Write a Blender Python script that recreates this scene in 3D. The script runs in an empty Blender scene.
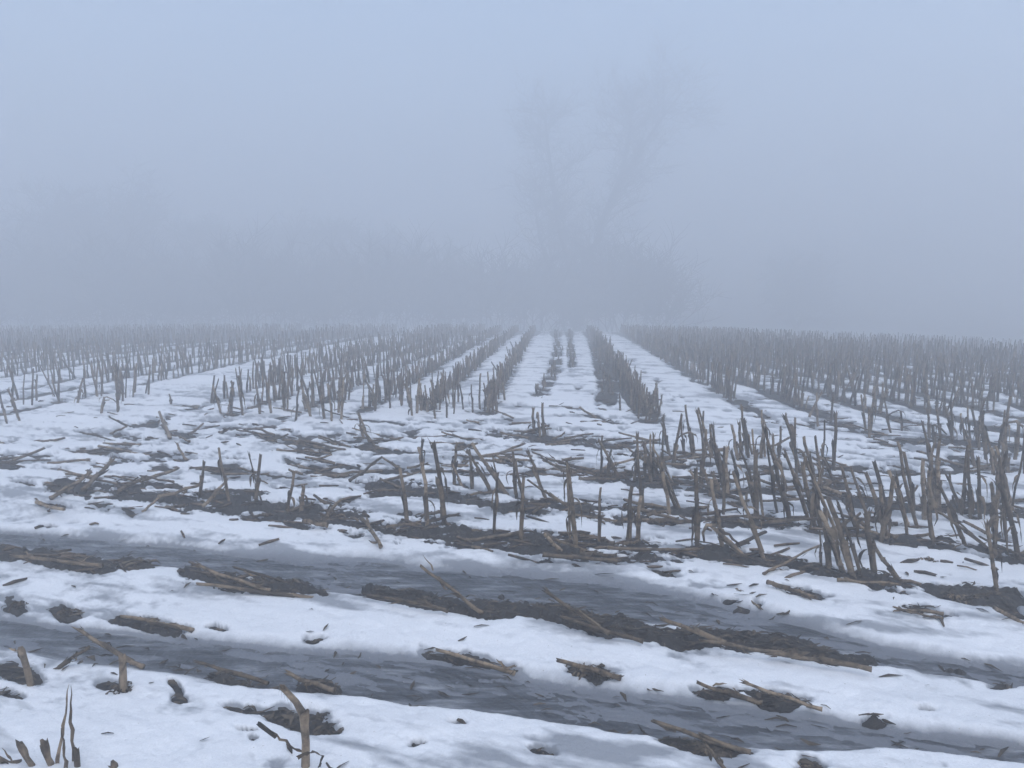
import bpy, math, random
import numpy as np
from mathutils import Vector, Matrix, Quaternion

random.seed(11)
RNG = np.random.default_rng(5)
SC = bpy.context.scene
COL = SC.collection
PI = math.pi

# ------------------------------------------------------------------ camera
CAM_H = 1.7
FPX = 804.0
HORIZON = 275.0
PITCH = math.atan((384.0 - HORIZON) / FPX)
cam_data = bpy.data.cameras.new('camera')
cam = bpy.data.objects.new('camera', cam_data)
COL.objects.link(cam)
cam_data.sensor_width = 36.0
cam_data.lens = 36.0 * FPX / 1024.0
cam_data.clip_start = 0.05
cam_data.clip_end = 3000.0
cam.location = (0, 0, CAM_H)
cam.rotation_euler = (PI / 2 - PITCH, 0, 0)
SC.camera = cam

# ------------------------------------------------------------------ sky, sun, exposure
SUN_EL, SUN_AZ = math.radians(58), math.radians(165)
world = bpy.data.worlds.new('World')
SC.world = world
world.use_nodes = True
wn = world.node_tree.nodes
wl = world.node_tree.links
wn.clear()
w_out = wn.new('ShaderNodeOutputWorld')
w_bg = wn.new('ShaderNodeBackground')
w_sky = wn.new('ShaderNodeTexSky')
w_sky.sky_type = 'NISHITA'
w_sky.sun_disc = False
w_sky.sun_elevation = SUN_EL
w_sky.sun_rotation = SUN_AZ
w_hs = wn.new('ShaderNodeHueSaturation')
w_hs.inputs['Hue'].default_value = 0.494
w_hs.inputs['Saturation'].default_value = 1.02
w_bg.inputs['Strength'].default_value = 0.12
wl.new(w_sky.outputs[0], w_hs.inputs['Color'])
wl.new(w_hs.outputs[0], w_bg.inputs['Color'])
wl.new(w_bg.outputs[0], w_out.inputs['Surface'])

sun_data = bpy.data.lights.new('sun', 'SUN')
sun_data.energy = 1.25
sun_data.angle = math.radians(60)
sun_data.color = (1.0, 0.985, 0.96)
sun = bpy.data.objects.new('sun', sun_data)
COL.objects.link(sun)
_d = Vector((math.sin(SUN_AZ) * math.cos(SUN_EL), math.cos(SUN_AZ) * math.cos(SUN_EL), math.sin(SUN_EL)))
sun.rotation_euler = _d.to_track_quat('Z', 'Y').to_euler()

SC.view_settings.view_transform = 'Standard'
SC.view_settings.look = 'None'
SC.view_settings.gamma = 1.0
SC.view_settings.exposure = 0.82
SC.render.engine = 'CYCLES'
SC.cycles.use_denoising = True
SC.cycles.max_bounces = 12
SC.cycles.diffuse_bounces = 4
SC.cycles.volume_bounces = 8
SC.cycles.transparent_max_bounces = 8
SC.cycles.caustics_reflective = False
SC.cycles.caustics_refractive = False

HAZE_DENSITY = 0.035
HAZE_COLOR = (0.985, 0.99, 1.0)

# ------------------------------------------------------------------ pixel <-> place
CP, SP = math.cos(PITCH), math.sin(PITCH)

def ray(u, v):
    x = (u - 512.0) / FPX
    y = -(v - 384.0) / FPX
    return Vector((x, CP + y * SP, -SP + y * CP))

def G(u, v, z=0.0):
    """point of the field (height z) seen at u, v"""
    d = ray(u, v)
    t = (z - CAM_H) / d.z
    return Vector((d.x * t, d.y * t, z))

def T(u, v, Y):
    """point at depth Y seen at u, v"""
    d = ray(u, v)
    t = Y / d.y
    return Vector((d.x * t, Y, CAM_H + d.z * t))

def to_uv(X, Y, Z=0.0):
    dz = Z - CAM_H
    f = Y * CP - dz * SP
    f = np.where(f < 0.05, 0.05, f)
    up = Y * SP + dz * CP
    return 512.0 + FPX * X / f, 384.0 - FPX * up / f

# ------------------------------------------------------------------ noise
_tab = np.random.default_rng(77).random((256, 256))

def vnoise(x, y, seed=0):
    x = x + seed * 17.13
    y = y - seed * 9.71
    xi = np.floor(x).astype(int); yi = np.floor(y).astype(int)
    fx = x - xi; fy = y - yi
    fx = fx * fx * fx * (fx * (fx * 6 - 15) + 10); fy = fy * fy * fy * (fy * (fy * 6 - 15) + 10)
    a = _tab[xi & 255, yi & 255]; b = _tab[(xi + 1) & 255, yi & 255]
    c = _tab[xi & 255, (yi + 1) & 255]; d = _tab[(xi + 1) & 255, (yi + 1) & 255]
    return (a * (1 - fx) + b * fx) * (1 - fy) + (c * (1 - fx) + d * fx) * fy * 1.0

def fbm(x, y, oct=4, seed=0, gain=0.5):
    s = 0; a = 1; t = 0
    for i in range(oct):
        ca, sa = math.cos(0.6 * i + .3), math.sin(0.6 * i + .3)
        s = s + a * vnoise((x * ca - y * sa) * 2 ** i, (x * sa + y * ca) * 2 ** i, seed + i * 3)
        t += a; a *= gain
    return s / t * 2 - 1

def sstep(a, b, x):
    t = np.clip((x - a) / (b - a), 0, 1)
    return t * t * (3 - 2 * t)

def li(u, pts):
    xs = [p[0] for p in pts]; ys = [p[1] for p in pts]
    r = np.interp(u, xs, ys)
    s0 = (ys[1] - ys[0]) / (xs[1] - xs[0]); s1 = (ys[-1] - ys[-2]) / (xs[-1] - xs[-2])
    r = np.where(u < xs[0], ys[0] + (u - xs[0]) * s0, r)
    return np.where(u > xs[-1], ys[-1] + (u - xs[-1]) * s1, r)

# ------------------------------------------------------------------ the lie of the field
def macro(X, Y):
    """level headland, then the field bows down gently and drops out of sight"""
    d = np.hypot(X, Y)
    az = np.arctan2(X, Y)
    d0 = np.interp(az, [-0.9, -0.57, -0.14, 0.1, 0.6, 0.9], [5, 5, 5, 5, 5, 5])
    k = np.interp(az, [-0.9, -0.57, -0.14, 0.1, 0.6, 0.9], [.00070, .00070, .00094, .00099, .00128, .00128])
    e = np.maximum(d - d0, 0)
    fall = k * e * e * (Y > 0)
    return -9.0 * (1 - np.exp(-fall / 9.0))

BAND_A = ([(0, 538), (60, 543), (130, 551), (200, 557), (300, 571), (400, 582), (475, 588), (600, 598), (684, 610), (782, 630), (832, 642), (882, 655), (949, 666), (1024, 677)],
          [(0, 8), (130, 8), (250, 10), (342, 16), (475, 19), (600, 18), (684, 15), (782, 11), (900, 10), (1024, 9)])
BAND_C = ([(0, 630), (100, 646), (200, 657), (300, 668), (400, 678), (500, 692), (600, 707), (700, 718), (800, 731), (900, 743), (1024, 758)],
          [(0, 15), (100, 16), (200, 19), (300, 19), (400, 20), (500, 19), (600, 20), (700, 20), (800, 15), (900, 13), (1024, 10)])

# exposed soil strips: centre line, half thickness, amount
STRIPS = [
    # ridge between the two icy wheel tracks
    ([(-200, 530), (0, 555), (60, 562), (105, 565)], [(-200, 5), (0, 6), (105, 5)], 1.3, (-400, 112)),
    ([(180, 574), (230, 584), (300, 592), (325, 600)], [(180, 6), (230, 9), (300, 6), (325, 3)], 1.1, (185, 330)),
    ([(360, 588), (400, 600), (440, 608), (500, 617), (560, 622), (620, 636), (680, 643), (720, 640), (780, 651), (830, 660), (875, 669)],
     [(360, 4), (400, 6), (500, 7), (620, 8), (720, 6), (830, 7), (875, 4)], 1.5, (362, 876)),
    # first stubble strip
    ([(50, 488), (110, 490), (160, 494), (200, 501), (260, 508), (300, 514), (340, 520), (400, 530), (470, 540), (540, 550), (620, 554), (700, 556), (760, 563), (830, 577), (900, 590), (1000, 600), (1200, 630)],
     [(50, 4), (110, 7), (200, 8), (300, 9), (400, 12), (470, 8), (540, 11), (620, 10), (700, 9), (760, 7), (830, 8), (900, 7), (1000, 8), (1200, 9)], .72, (50, 1200)),
    # second strip
    ([(370, 489), (430, 492), (480, 505), (570, 513), (660, 519), (730, 523), (800, 533), (900, 545), (1000, 556), (1200, 575)],
     [(370, 8), (430, 6), (480, 5), (570, 8), (660, 8), (730, 8), (800, 6), (900, 6), (1200, 8)], 0.66, (372, 1200)),
    ([(340, 447), (388, 452), (470, 460), (560, 465), (640, 482), (700, 488), (800, 497), (900, 507), (1024, 515), (1200, 522)],
     [(340, 3), (388, 2), (560, 4), (640, 6), (700, 8), (800, 6), (1200, 8)], 0.56, (350, 1200)),
    ([(480, 432), (540, 437), (580, 440), (640, 455), (700, 460), (800, 468), (900, 470), (1024, 470), (1200, 475)],
     [(480, 2), (540, 6), (580, 4), (700, 6), (800, 3), (900, 6), (1200, 9)], 0.62, (490, 1200)),
    ([(730, 415), (800, 420), (850, 428), (920, 440), (1024, 446), (1200, 450)],
     [(730, 2), (800, 3), (850, 5), (920, 4), (1024, 6), (1200, 6)], 0.8, (740, 1200)),
]
# standing stalks near enough to trace one by one: foot u, v, top u, v, width
S1 = [(200, 497, 205, 460, 1.2), (229, 503, 219, 448, 1.1), (256, 507, 257, 455, 1.6), (262, 505, 246, 454, .6), (287, 512, 297, 472, 1.0), (301, 512, 306, 488, 1.4),
      (324, 521, 334, 499, 1.3), (407, 524, 407, 467, 1.25), (427, 530, 427, 465, 1.2), (445, 524, 440, 440, 1.5), (494, 537, 497, 473, 1.0), (521, 545, 521, 476, 1.3),
      (576, 551, 572, 470, 1.4), (570, 540, 567, 463, .8), (599, 548, 600, 487, .95), (629, 544, 627, 488, 1.4), (638, 541, 634, 497, 1.3), (697, 551, 696, 467, 1.3),
      (722, 554, 710, 480, 1.2), (745, 563, 699, 512, 1.2), (765, 564, 737, 474, 1.3), (821, 571, 818, 530, .7), (829, 573, 825, 508, 1.3), (841, 575, 830, 510, 1.5),
      (848, 560, 804, 458, .8), (874, 580, 862, 510, 1.5), (899, 584, 870, 545, 1.3), (988, 554, 938, 507, .9), (1019, 563, 1011, 482, 1.5), (1006, 545, 1003, 460, .8)]
S2 = [(422, 476, 421, 438, 1.3), (454, 486, 454, 441, 1.2), (462, 488, 453, 463, .8), (472, 488, 472, 450, 1.2), (491, 492, 470, 447, 1.1), (507, 494, 474, 443, 1.5), (500, 492, 492, 455, .8),
      (516, 498, 511, 453, 1.4), (524, 500, 513, 460, 1.0), (546, 503, 530, 451, 1.1), (572, 508, 568, 460, 1.6), (568, 509, 527, 482, 1.0), (676, 512, 652, 457, 1.1), (681, 514, 662, 470, .8),
      (757, 518, 747, 473, 1.3), (763, 518, 752, 430, .9), (777, 514, 764, 440, 1.0), (789, 523, 763, 430, 1.2), (815, 528, 797, 461, 1.4), (808, 524, 790, 450, 1.2), (857, 534, 841, 466, 1.4),
      (869, 521, 852, 468, 1.1), (886, 542, 871, 473, 1.3), (890, 528, 879, 462, 1.3), (908, 529, 893, 468, 1.3), (917, 529, 900, 470, 1.3), (932, 547, 929, 476, 2.0),
      (925, 520, 922, 460, 1.3), (964, 548, 948, 484, 1.1), (971, 520, 966, 450, 1.0), (994, 539, 992, 482, 1.2)]
S3 = [(601, 477, 602, 437, .9), (607, 480, 610, 448, .8), (619, 478, 602, 438, 1.2), (634, 482, 640, 440, 1.0), (640, 484, 633, 433, 1.1), (645, 480, 646, 444, 1.2), (652, 481, 655, 450, 1.4),
      (655, 478, 650, 434, 1.0), (660, 480, 662, 452, 1.0), (672, 485, 655, 445, .8), (684, 455, 681, 421, 1.3), (694, 460, 692, 421, 1.2), (703, 455, 702, 412, 1.2), (712, 458, 709, 424, 1.2),
      (720, 475, 710, 425, 1.1), (737, 460, 733, 425, 1.3), (740, 458, 741, 420, 1.4), (747, 456, 744, 418, 1.2), (752, 455, 741, 420, 1.0), (765, 458, 761, 410, 1.0), (700, 492, 692, 470, 1.3),
      (711, 497, 708, 470, 1.5), (719, 496, 716, 472, 1.5), (740, 495, 736, 450, 1.2), (779, 482, 767, 435, 1.1), (785, 489, 780, 450, 1.1), (797, 478, 790, 418, 1.0), (822, 491, 819, 437, 1.3), (836, 488, 822, 450, .8)]
S4 = [(534, 433, 531, 407, 1.3), (540, 436, 537, 404, 1.1), (544, 436, 541, 403, 1.3), (363, 438, 357, 413, 1.6), (370, 444, 361, 414, 1.2), (376, 448, 360, 424, 1.2),
      (78, 402, 83, 378, 1.3), (101, 413, 103, 390, 1.3), (118, 411, 117, 370, 1.2), (7, 423, 0, 392, 1.2), (19, 420, 13, 388, 1.2), (221, 414, 213, 385, 1.2), (231, 415, 229, 383, 1.5),
      (243, 416, 237, 376, 1.3), (260, 415, 258, 386, 1.4), (271, 414, 268, 383, 1.2), (296, 421, 296, 387, 1.1), (285, 406, 284, 371, 1.3), (313, 403, 312, 375, 1.1), (324, 420, 322, 386, 1.4),
      (332, 423, 329, 384, 1.4), (341, 420, 343, 378, 1.8), (171, 403, 171, 394, 1.6), (620, 410, 622, 394, 1.2), (659, 412, 657, 392, 1.1),
      (428, 411, 426, 385, 1.1), (447, 418, 446, 386, 1.2), (463, 410, 462, 384, 1.0), (473, 412, 470, 385, 1.0), (435, 419, 432, 380, 1.2), (412, 415, 409, 388, 1.1), (402, 405, 402, 380, 1.0), (497, 412, 495, 388, 1.5)]

FEET = np.array([tuple(G(q[0], q[1]))[:2] for q in S1 + S2 + S3 + S4])

# single soil patches: centre, half sizes
PATCHES = [(148, 623, 42, 8), (14, 606, 13, 9), (64, 610, 15, 9), (20, 676, 28, 14), (10, 698, 18, 6), (122, 690, 20, 7),
           (226, 678, 34, 7), (238, 711, 20, 9), (298, 722, 38, 13), (315, 683, 24, 5), (178, 690, 5, 5), (180, 700, 7, 6), (252, 743, 6, 5), (246, 733, 12, 2),
           (470, 662, 42, 7), (588, 673, 30, 10), (410, 707, 12, 3.5), (462, 731, 12, 4), (417, 749, 10, 3), (552, 763, 16, 6),
           (698, 746, 44, 10), (722, 693, 30, 6), (780, 702, 36, 8), (876, 725, 12, 4), (932, 718, 16, 4), (806, 766, 18, 8),
           (868, 585, 16, 7), (965, 600, 42, 8), (1010, 615, 16, 6), (914, 610, 20, 4), (945, 619, 12, 3), (745, 612, 14, 4), (760, 608, 8, 3), (733, 603, 9, 2.5),
           (130, 562, 22, 12), (955, 668, 24, 5), (1000, 688, 16, 5), (930, 678, 10, 3), (55, 508, 20, 4), (100, 508, 16, 7), (130, 515, 14, 5),
           (665, 575, 18, 5), (790, 590, 30, 4), (800, 597, 14, 4), (640, 640, 8, 3), (216, 629, 12, 3), (315, 640, 14, 4),
           (6, 466, 8, 5), (20, 483, 18, 3), (50, 527, 10, 2), (500, 593, 8, 3), (700, 577, 10, 3), (645, 366, 4, 4), (658, 377, 5, 4), (664, 385, 3, 2), (686, 370, 5, 2.5), (692, 377, 3, 2), (672, 398, 4, 2), (634, 352, 4, 3), (682, 394, 3, 2), (578, 386, 4, 2), (592, 391, 3, 2),
           (575, 408, 14, 4), (590, 415, 12, 3), (610, 420, 16, 3), (520, 405, 10, 3), (600, 408, 8, 3), (490, 412, 8, 3), (560, 415, 6, 2), (505, 418, 8, 2),
           (215, 500, 12, 4), (345, 500, 10, 3), (275, 490, 8, 3), (180, 512, 12, 4), (250, 519, 10, 4), (300, 528, 12, 4), (350, 535, 10, 4),
           (130, 437, 28, 5), (150, 427, 20, 4), (180, 434, 14, 4), (240, 428, 12, 2), (265, 436, 18, 3), (300, 443, 24, 4),
           (370, 450, 30, 4), (320, 470, 16, 3), (160, 468, 10, 3), (230, 465, 12, 5)]
PATCH_OBS = PATCHES

# long stubble rows: x at distance d
def left_row(j, d):
    if j == 6: j = 5.5
    return -0.31 - 0.78 * j + min(0.068 + 0.018 * j, 0.2) * (d - 10)

def right_row(j, d):
    return 3.0 + 0.76 * j + max(0.02 - 0.035 * j, -0.3) * (d - 11)

R2 = [(8.9, 1.62), (9.6, 1.64), (10.8, 1.69), (14.1, 1.84), (19.3, 2.1), (24, 2.33), (32, 2.75), (48, 3.5)]
R1 = [(10.4, 1.2), (11.9, 1.44), (14.1, 1.6), (18.2, 1.92), (22.8, 2.24), (32, 2.7), (48, 3.45)]
C1 = [(10.9, .36), (12, .47), (14, .73), (18.5, 1.06), (24.4, 1.33), (32, 1.7), (48, 2.4)]
C2 = [(14.4, 1.08), (18, 1.33), (23.2, 1.66), (32, 2.2), (48, 3.0)]
def pl(P, d):
    return np.interp(d, [p[0] for p in P], [p[1] for p in P])

def flat_d(X, Y):
    """distance on level ground that is seen under the same angle"""
    d = np.hypot(X, Y)
    return CAM_H * d / (CAM_H - macro(X, Y))

def on_row(fn, y):
    x = fn(min(y, 22.0))
    for _ in range(3):
        df = float(flat_d(np.array([x]), np.array([float(y)]))[0])
        x = fn(df) * math.hypot(x, y) / df
    return x

def fields(X, Y):
    """relief of soil and snow at plan position X, Y"""
    d = np.hypot(X, Y)
    ok = Y > 0.9
    Ys = np.where(ok, Y, 0.9)
    u, v = to_uv(X, Ys)
    front = sstep(1.0, 1.8, Y)
    M = macro(X, Y)
    # slow wobble of every traced edge
    wob = fbm(X * 2.2, Y * 2.2, 3, 21) * 1.0
    wob2 = fbm(X * 7, Y * 7, 3, 31)
    pxs = np.clip((v - 275) / 300.0, 0.1, 1.8)
    ue = u + wob * 14 * pxs
    ve = v + (wob * 5 + wob2 * 4) * pxs
    # wheel tracks
    def band(B, soft):
        c = li(ue, B[0]); h = np.maximum(li(ue, B[1]), 5)
        return 1 - sstep(0.75, 1.0 + soft, np.abs(v + wob * 6 * pxs - c) / h)
    tr = np.maximum(band(BAND_A, .75), band(BAND_C, .6)) * front * sstep(-2600, -1400, u) 
    # soil strips
    s = np.zeros_like(X)
    for c, h, amt, (u0, u1) in STRIPS:
        q = np.abs(ve - li(ue, c)) / np.maximum(li(u, h) * (1 - .32 * sstep(560, 760, u) * (v < 605)), 1.5)
        k = amt * (1 - sstep(0.35, 1.7, q)) * sstep(u0 - 8, u0 + 8, u) * (1 - sstep(u1 - 8, u1 + 8, u))
        s = np.maximum(s, k)
    s1 = s.copy()
    pch = np.zeros_like(X)
    along = X * 0.94 - Y * 0.34
    cross = X * 0.34 + Y * 0.94
    pn = fbm(along * 4.5, cross * 13, 5, 71, .68)
    s = s + np.where(s > .02, np.where(s > 1.0, .5, 1.7) * pn, 0)
    s1 = s.copy()
    for (pu, pv, a, b) in PATCHES:
        a2 = a * 2.2; b2 = b * 2.2
        idx = (np.abs(u - pu) < a2 + 6) & (np.abs(v - pv) < b2 + 6) & ok
        if not idx.any(): continue
        q = np.hypot((ue[idx] - pu - wob[idx] * 6) / (a * .9), (ve[idx] - pv - .13 * (u[idx] - pu) - wob2[idx] * 1.5) / (b * .8))
        pch[idx] = np.maximum(pch[idx], 1.05 * (1 - sstep(0.1, 1.7, q)) + (1 - sstep(.8, 2.0, q)) * .8 * pn[idx])
    s = np.maximum(s, pch) * front
    # melt hollows round the standing stalks
    if X.size < 5000:
        fd = np.min(np.hypot(X.reshape(-1, 1) - FEET[None, :, 0], Y.reshape(-1, 1) - FEET[None, :, 1]), axis=1).reshape(X.shape)
        s = s + .45 * (1 - sstep(.02, .13, fd))
    else:
        for fx, fy in FEET:
            dd_ = (X - fx) ** 2 + (Y - fy) ** 2
            k_ = dd_ < .018
            s[k_] = np.maximum(s[k_], s[k_] + .42 * (1 - sstep(.02, .13, np.sqrt(dd_[k_]) * (1 + .5 * wob2[k_]))))
    # scattered bare spots in the middle of the field
    n1 = fbm(along * 1.5 + 3, cross * 2.6, 4, 5, .6)
    n2 = fbm(along * 4.0, cross * 7.5, 4, 9, .62)
    mid = sstep(525, 470, v) * sstep(385, 405, v)
    s = s + mid * (-0.05 + 0.7 * n1 + 1.15 * n2)
    lowm = sstep(470, 530, v)
    s = s + lowm * (0.5 * n2 + .12 * n1 - .14) + .10 * fbm(X * 17, Y * 17, 3, 73, .6)
    # between the strips the right half is barer
    s = s + 0.08 * sstep(600, 760, u) * sstep(420, 440, v) * sstep(560, 530, v)
    # strips of soil under the long rows
    far = sstep(9.0, 10.4, d) * ok
    df = CAM_H * d / (CAM_H - M)
    Xf = X * df / np.maximum(d, .1)
    rs = np.full_like(X, 9.0)
    for j in range(0, 34):
        if j in (6, 7, 11): continue
        rs = np.minimum(rs, np.abs(Xf - (-0.31 - 0.78 * j + min(0.068 + 0.018 * j, 0.2) * (df - 10))))
    for j in range(0, 22):
        rs = np.minimum(rs, np.abs(Xf - (3.0 + 0.76 * j + max(0.02 - 0.035 * j, -0.3) * (df - 11))))
    rw = 0.5 * (1 - sstep(0.04, 0.26, rs + 0.10 * n2))
    for P, w, a in ((R2, .2, .9), (R1, .2, .75), (C1, .17, .55), (C2, .12, .6)):
        q = np.abs(Xf - pl(P, df)) + .06 * n2
        rw = np.maximum(rw, a * (1 - sstep(w * .45, w * 1.2, q)) * sstep(P[0][0] - .3, P[0][0] + .4, df))
    rightd = sstep(2.7, 3.4, Xf) * (0.42 + .25 * sstep(12, 20, d))
    gap = np.abs(Xf - (-0.31 - 0.78 * 6.7 + .19 * (df - 10)))
    lfar = (sstep(-3.5, -7, Xf) * 0.14 + .22 * sstep(14, 22, d) + .5 * sstep(19, 30, d)) * sstep(-1.2, -2.2, Xf) * sstep(.3, .8, gap)
    rightd = rightd + sstep(3.0, 3.8, Xf) * .5 * sstep(17, 28, d)
    s = s * (1 - far) + far * (rw * 1.5 + rightd + lfar + 0.95 * n2 + 0.35 * n1 - 0.40 + pch * .8 + .85 * sstep(21.8, 23.4, df))
    # relief
    along = X * 0.94 - Y * 0.34
    cross = X * 0.34 + Y * 0.94
    und = 0.028 * fbm(along * .55, cross * 2.4, 3, 41) + 0.008 * fbm(X * 6, Y * 6, 4, 43, .6) + .003 * fbm(X * 21, Y * 21, 2, 44)
    soft = fbm(along * 1.3, cross * 4.5, 3, 47)
    clod = fbm(X * 9, Y * 9, 4, 51, .6)
    clodf = fbm(X * 26, Y * 26, 3, 53, .6)
    bare = np.clip(s, 0, 1.4)
    mask = (0.42 - s)                      # >0 snow
    th = 0.030 * np.tanh(mask * 2.2)
    th = np.where(mask > 0, th + 0.008 * soft, th * 1.5)
    snow = M + und + th
    soil = M + und * .6 - 0.004 + np.clip(s1, 0, 1.4) * 0.028 * (v > 480) + bare * .008 + clod * (0.012 + 0.014 * bare) + clodf * 0.007
    soil = np.where(mask > .25, np.minimum(soil, snow - .008), soil)
    # wheel tracks: sunk, with thin drifts lying on the ice
    ice_lvl = M - 0.020
    soil = soil * (1 - tr) + (M - 0.060) * tr + tr * bare * .085
    drift = fbm(along * 1.2, cross * 8.0, 5, 61, .65)
    drift2 = fbm(along * 9.0, cross * 26.0, 4, 63, .65)
    sn_tr = ice_lvl - 0.0045 + 0.026 * drift + 0.016 * drift2
    snow = snow * (1 - tr) + np.minimum(sn_tr, ice_lvl + .007) * tr
    snow = np.where(s1 > 1.05, np.minimum(snow, soil - .004), snow)
    thick = snow - np.maximum(soil, np.where(tr > .3, ice_lvl, -9))
    rough_ice = 0.002 * fbm(along * 3, cross * 18, 3, 67)
    return soil, snow, ice_lvl + rough_ice, tr, thick, s, M

# ------------------------------------------------------------------ materials
def new_mat(name):
    m = bpy.data.materials.new(name)
    m.use_nodes = True
    nt = m.node_tree
    nt.nodes.clear()
    out = nt.nodes.new('ShaderNodeOutputMaterial')
    bs = nt.nodes.new('ShaderNodeBsdfPrincipled')
    nt.links.new(bs.outputs[0], out.inputs['Surface'])
    return m, nt, bs

def N(nt, kind, **kw):
    n = nt.nodes.new(kind)
    for k, v in kw.items():
        if k in n.inputs.keys():
            n.inputs[k].default_value = v
        else:
            setattr(n, k, v)
    return n

def coords(nt, scale=(1, 1, 1), rot=(0, 0, 0), obj=False):
    tc = nt.nodes.new('ShaderNodeTexCoord')
    mp = nt.nodes.new('ShaderNodeMapping')
    mp.inputs['Scale'].default_value = scale
    mp.inputs['Rotation'].default_value = rot
    nt.links.new(tc.outputs['Object'], mp.inputs[0])
    return mp.outputs[0]

def noise(nt, vec, scale, detail=4, rough=.55):
    n = nt.nodes.new('ShaderNodeTexNoise')
    n.inputs['Scale'].default_value = scale
    n.inputs['Detail'].default_value = detail
    n.inputs['Roughness'].default_value = rough
    nt.links.new(vec, n.inputs['Vector'])
    return n.outputs['Fac']

def ramp(nt, fac, stops):
    r = nt.nodes.new('ShaderNodeValToRGB')
    e = r.color_ramp.elements
    while len(e) < len(stops): e.new(.5)
    for i, (p, c) in enumerate(stops):
        e[i].position = p
        e[i].color = (*c, 1) if not isinstance(c, float) else (c, c, c, 1)
    nt.links.new(fac, r.inputs[0])
    return r.outputs[0]

def mix(nt, fac, a, b, blend='MIX'):
    m = nt.nodes.new('ShaderNodeMix')
    m.data_type = 'RGBA'; m.blend_type = blend
    if isinstance(fac, float): m.inputs[0].default_value = fac
    else: nt.links.new(fac, m.inputs[0])
    for i, c in ((6, a), (7, b)):
        if isinstance(c, tuple): m.inputs[i].default_value = (*c, 1)
        else: nt.links.new(c, m.inputs[i])
    return m.outputs[2]

def bump(nt, bs, h, strength, dist):
    b = nt.nodes.new('ShaderNodeBump')
    b.inputs['Strength'].default_value = strength
    b.inputs['Distance'].default_value = dist
    nt.links.new(h, b.inputs['Height'])
    nt.links.new(b.outputs[0], bs.inputs['Normal'])

def mat_soil():
    m, nt, bs = new_mat('wet_soil')
    c = coords(nt)
    a = noise(nt, c, 7, 6, .65)
    col = ramp(nt, a, [(.3, (.012, .0105, .0095)), (.55, (.026, .022, .018)), (.75, (.052, .043, .034))])
    f = noise(nt, coords(nt, (1, .35, 1), (0, 0, .4)), 60, 3, .6)
    straw = ramp(nt, f, [(.62, 0.0), (.68, 1.0)])
    col = mix(nt, straw, col, (.12, .098, .072))
    nt.links.new(col, bs.inputs['Base Color'])
    bs.inputs['Roughness'].default_value = .8
    bump(nt, bs, noise(nt, c, 45, 6, .75), 1.0, .02)
    return m

def mat_snow():
    m, nt, bs = new_mat('old_snow')
    at = nt.nodes.new('ShaderNodeAttribute'); at.attribute_name = 'thin'  # thin snow, plus streaks of painted relief shading
    c = coords(nt)
    n = noise(nt, c, 14, 5, .6)
    add = N(nt, 'ShaderNodeMath', operation='MULTIPLY_ADD')
    nt.links.new(n, add.inputs[0]); add.inputs[1].default_value = .6
    nt.links.new(at.outputs['Fac'], add.inputs[2])
    wet = ramp(nt, add.outputs[0], [(.36, 0.0), (1.15 if False else 1.0, 1.0)])  # greys thin wet snow and the painted shading streaks alike
    base = mix(nt, noise(nt, c, 1.3, 3, .5), (.64, .655, .68), (.80, .81, .83))
    fl = nt.nodes.new('ShaderNodeAttribute'); fl.attribute_name = 'film'
    gr = ramp(nt, noise(nt, c, 130, 3, .6), [(.3, .90), (.7, 1.0)])
    base = mix(nt, 1.0, base, gr, 'MULTIPLY')
    wet_shade_col = mix(nt, fl.outputs['Fac'], (.27, .285, .31), (.14, .15, .17))
    col = mix(nt, wet, base, wet_shade_col)
    sp = noise(nt, c, 95, 2, .5)
    sf = ramp(nt, sp, [(.73, 0.0), (.77, 1.0)])
    col = mix(nt, sf, col, (.30, .28, .25))
    nt.links.new(col, bs.inputs['Base Color'])
    bs.inputs['Roughness'].default_value = .62
    bs.inputs['Specular IOR Level'].default_value = .3
    bump(nt, bs, noise(nt, c, 32, 6, .7), .6, .014)
    return m

def mat_ice():
    m, nt, bs = new_mat('slushy_ice')
    at = nt.nodes.new('ShaderNodeAttribute'); at.attribute_name = 'edge'
    c = coords(nt, (1.0, 4.5, 1.0), (0, 0, -.34 + .0))
    c = coords(nt, (1.2, 5.5, 1.0), (0, 0, .34))
    a = noise(nt, c, 2.6, 6, .62)
    b = noise(nt, c, 11, 4, .6)
    col = ramp(nt, a, [(.36, (.016, .018, .022)), (.47, (.036, .040, .048)), (.56, (.09, .098, .113)), (.70, (.28, .29, .31))])
    col = mix(nt, ramp(nt, b, [(.35, 0.45), (.6, 0.0)]), col, (.045, .046, .048))
    col = mix(nt, at.outputs['Fac'], col, (.50, .515, .54))
    nt.links.new(col, bs.inputs['Base Color'])
    r = ramp(nt, b, [(.3, .28), (.7, .55)])
    nt.links.new(r, bs.inputs['Roughness'])
    wv = nt.nodes.new('ShaderNodeTexWave'); wv.inputs['Scale'].default_value = 7.0
    wv.inputs['Distortion'].default_value = 7.0; wv.inputs['Detail'].default_value = 4.0; wv.inputs['Detail Scale'].default_value = 1.6
    nt.links.new(coords(nt, (1, 1, 1), (0, 0, -.75)), wv.inputs['Vector'])
    hh = mix(nt, .45, noise(nt, c, 9, 6, .7), wv.outputs['Color'])
    bump(nt, bs, hh, .45, .016)
    return m

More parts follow.
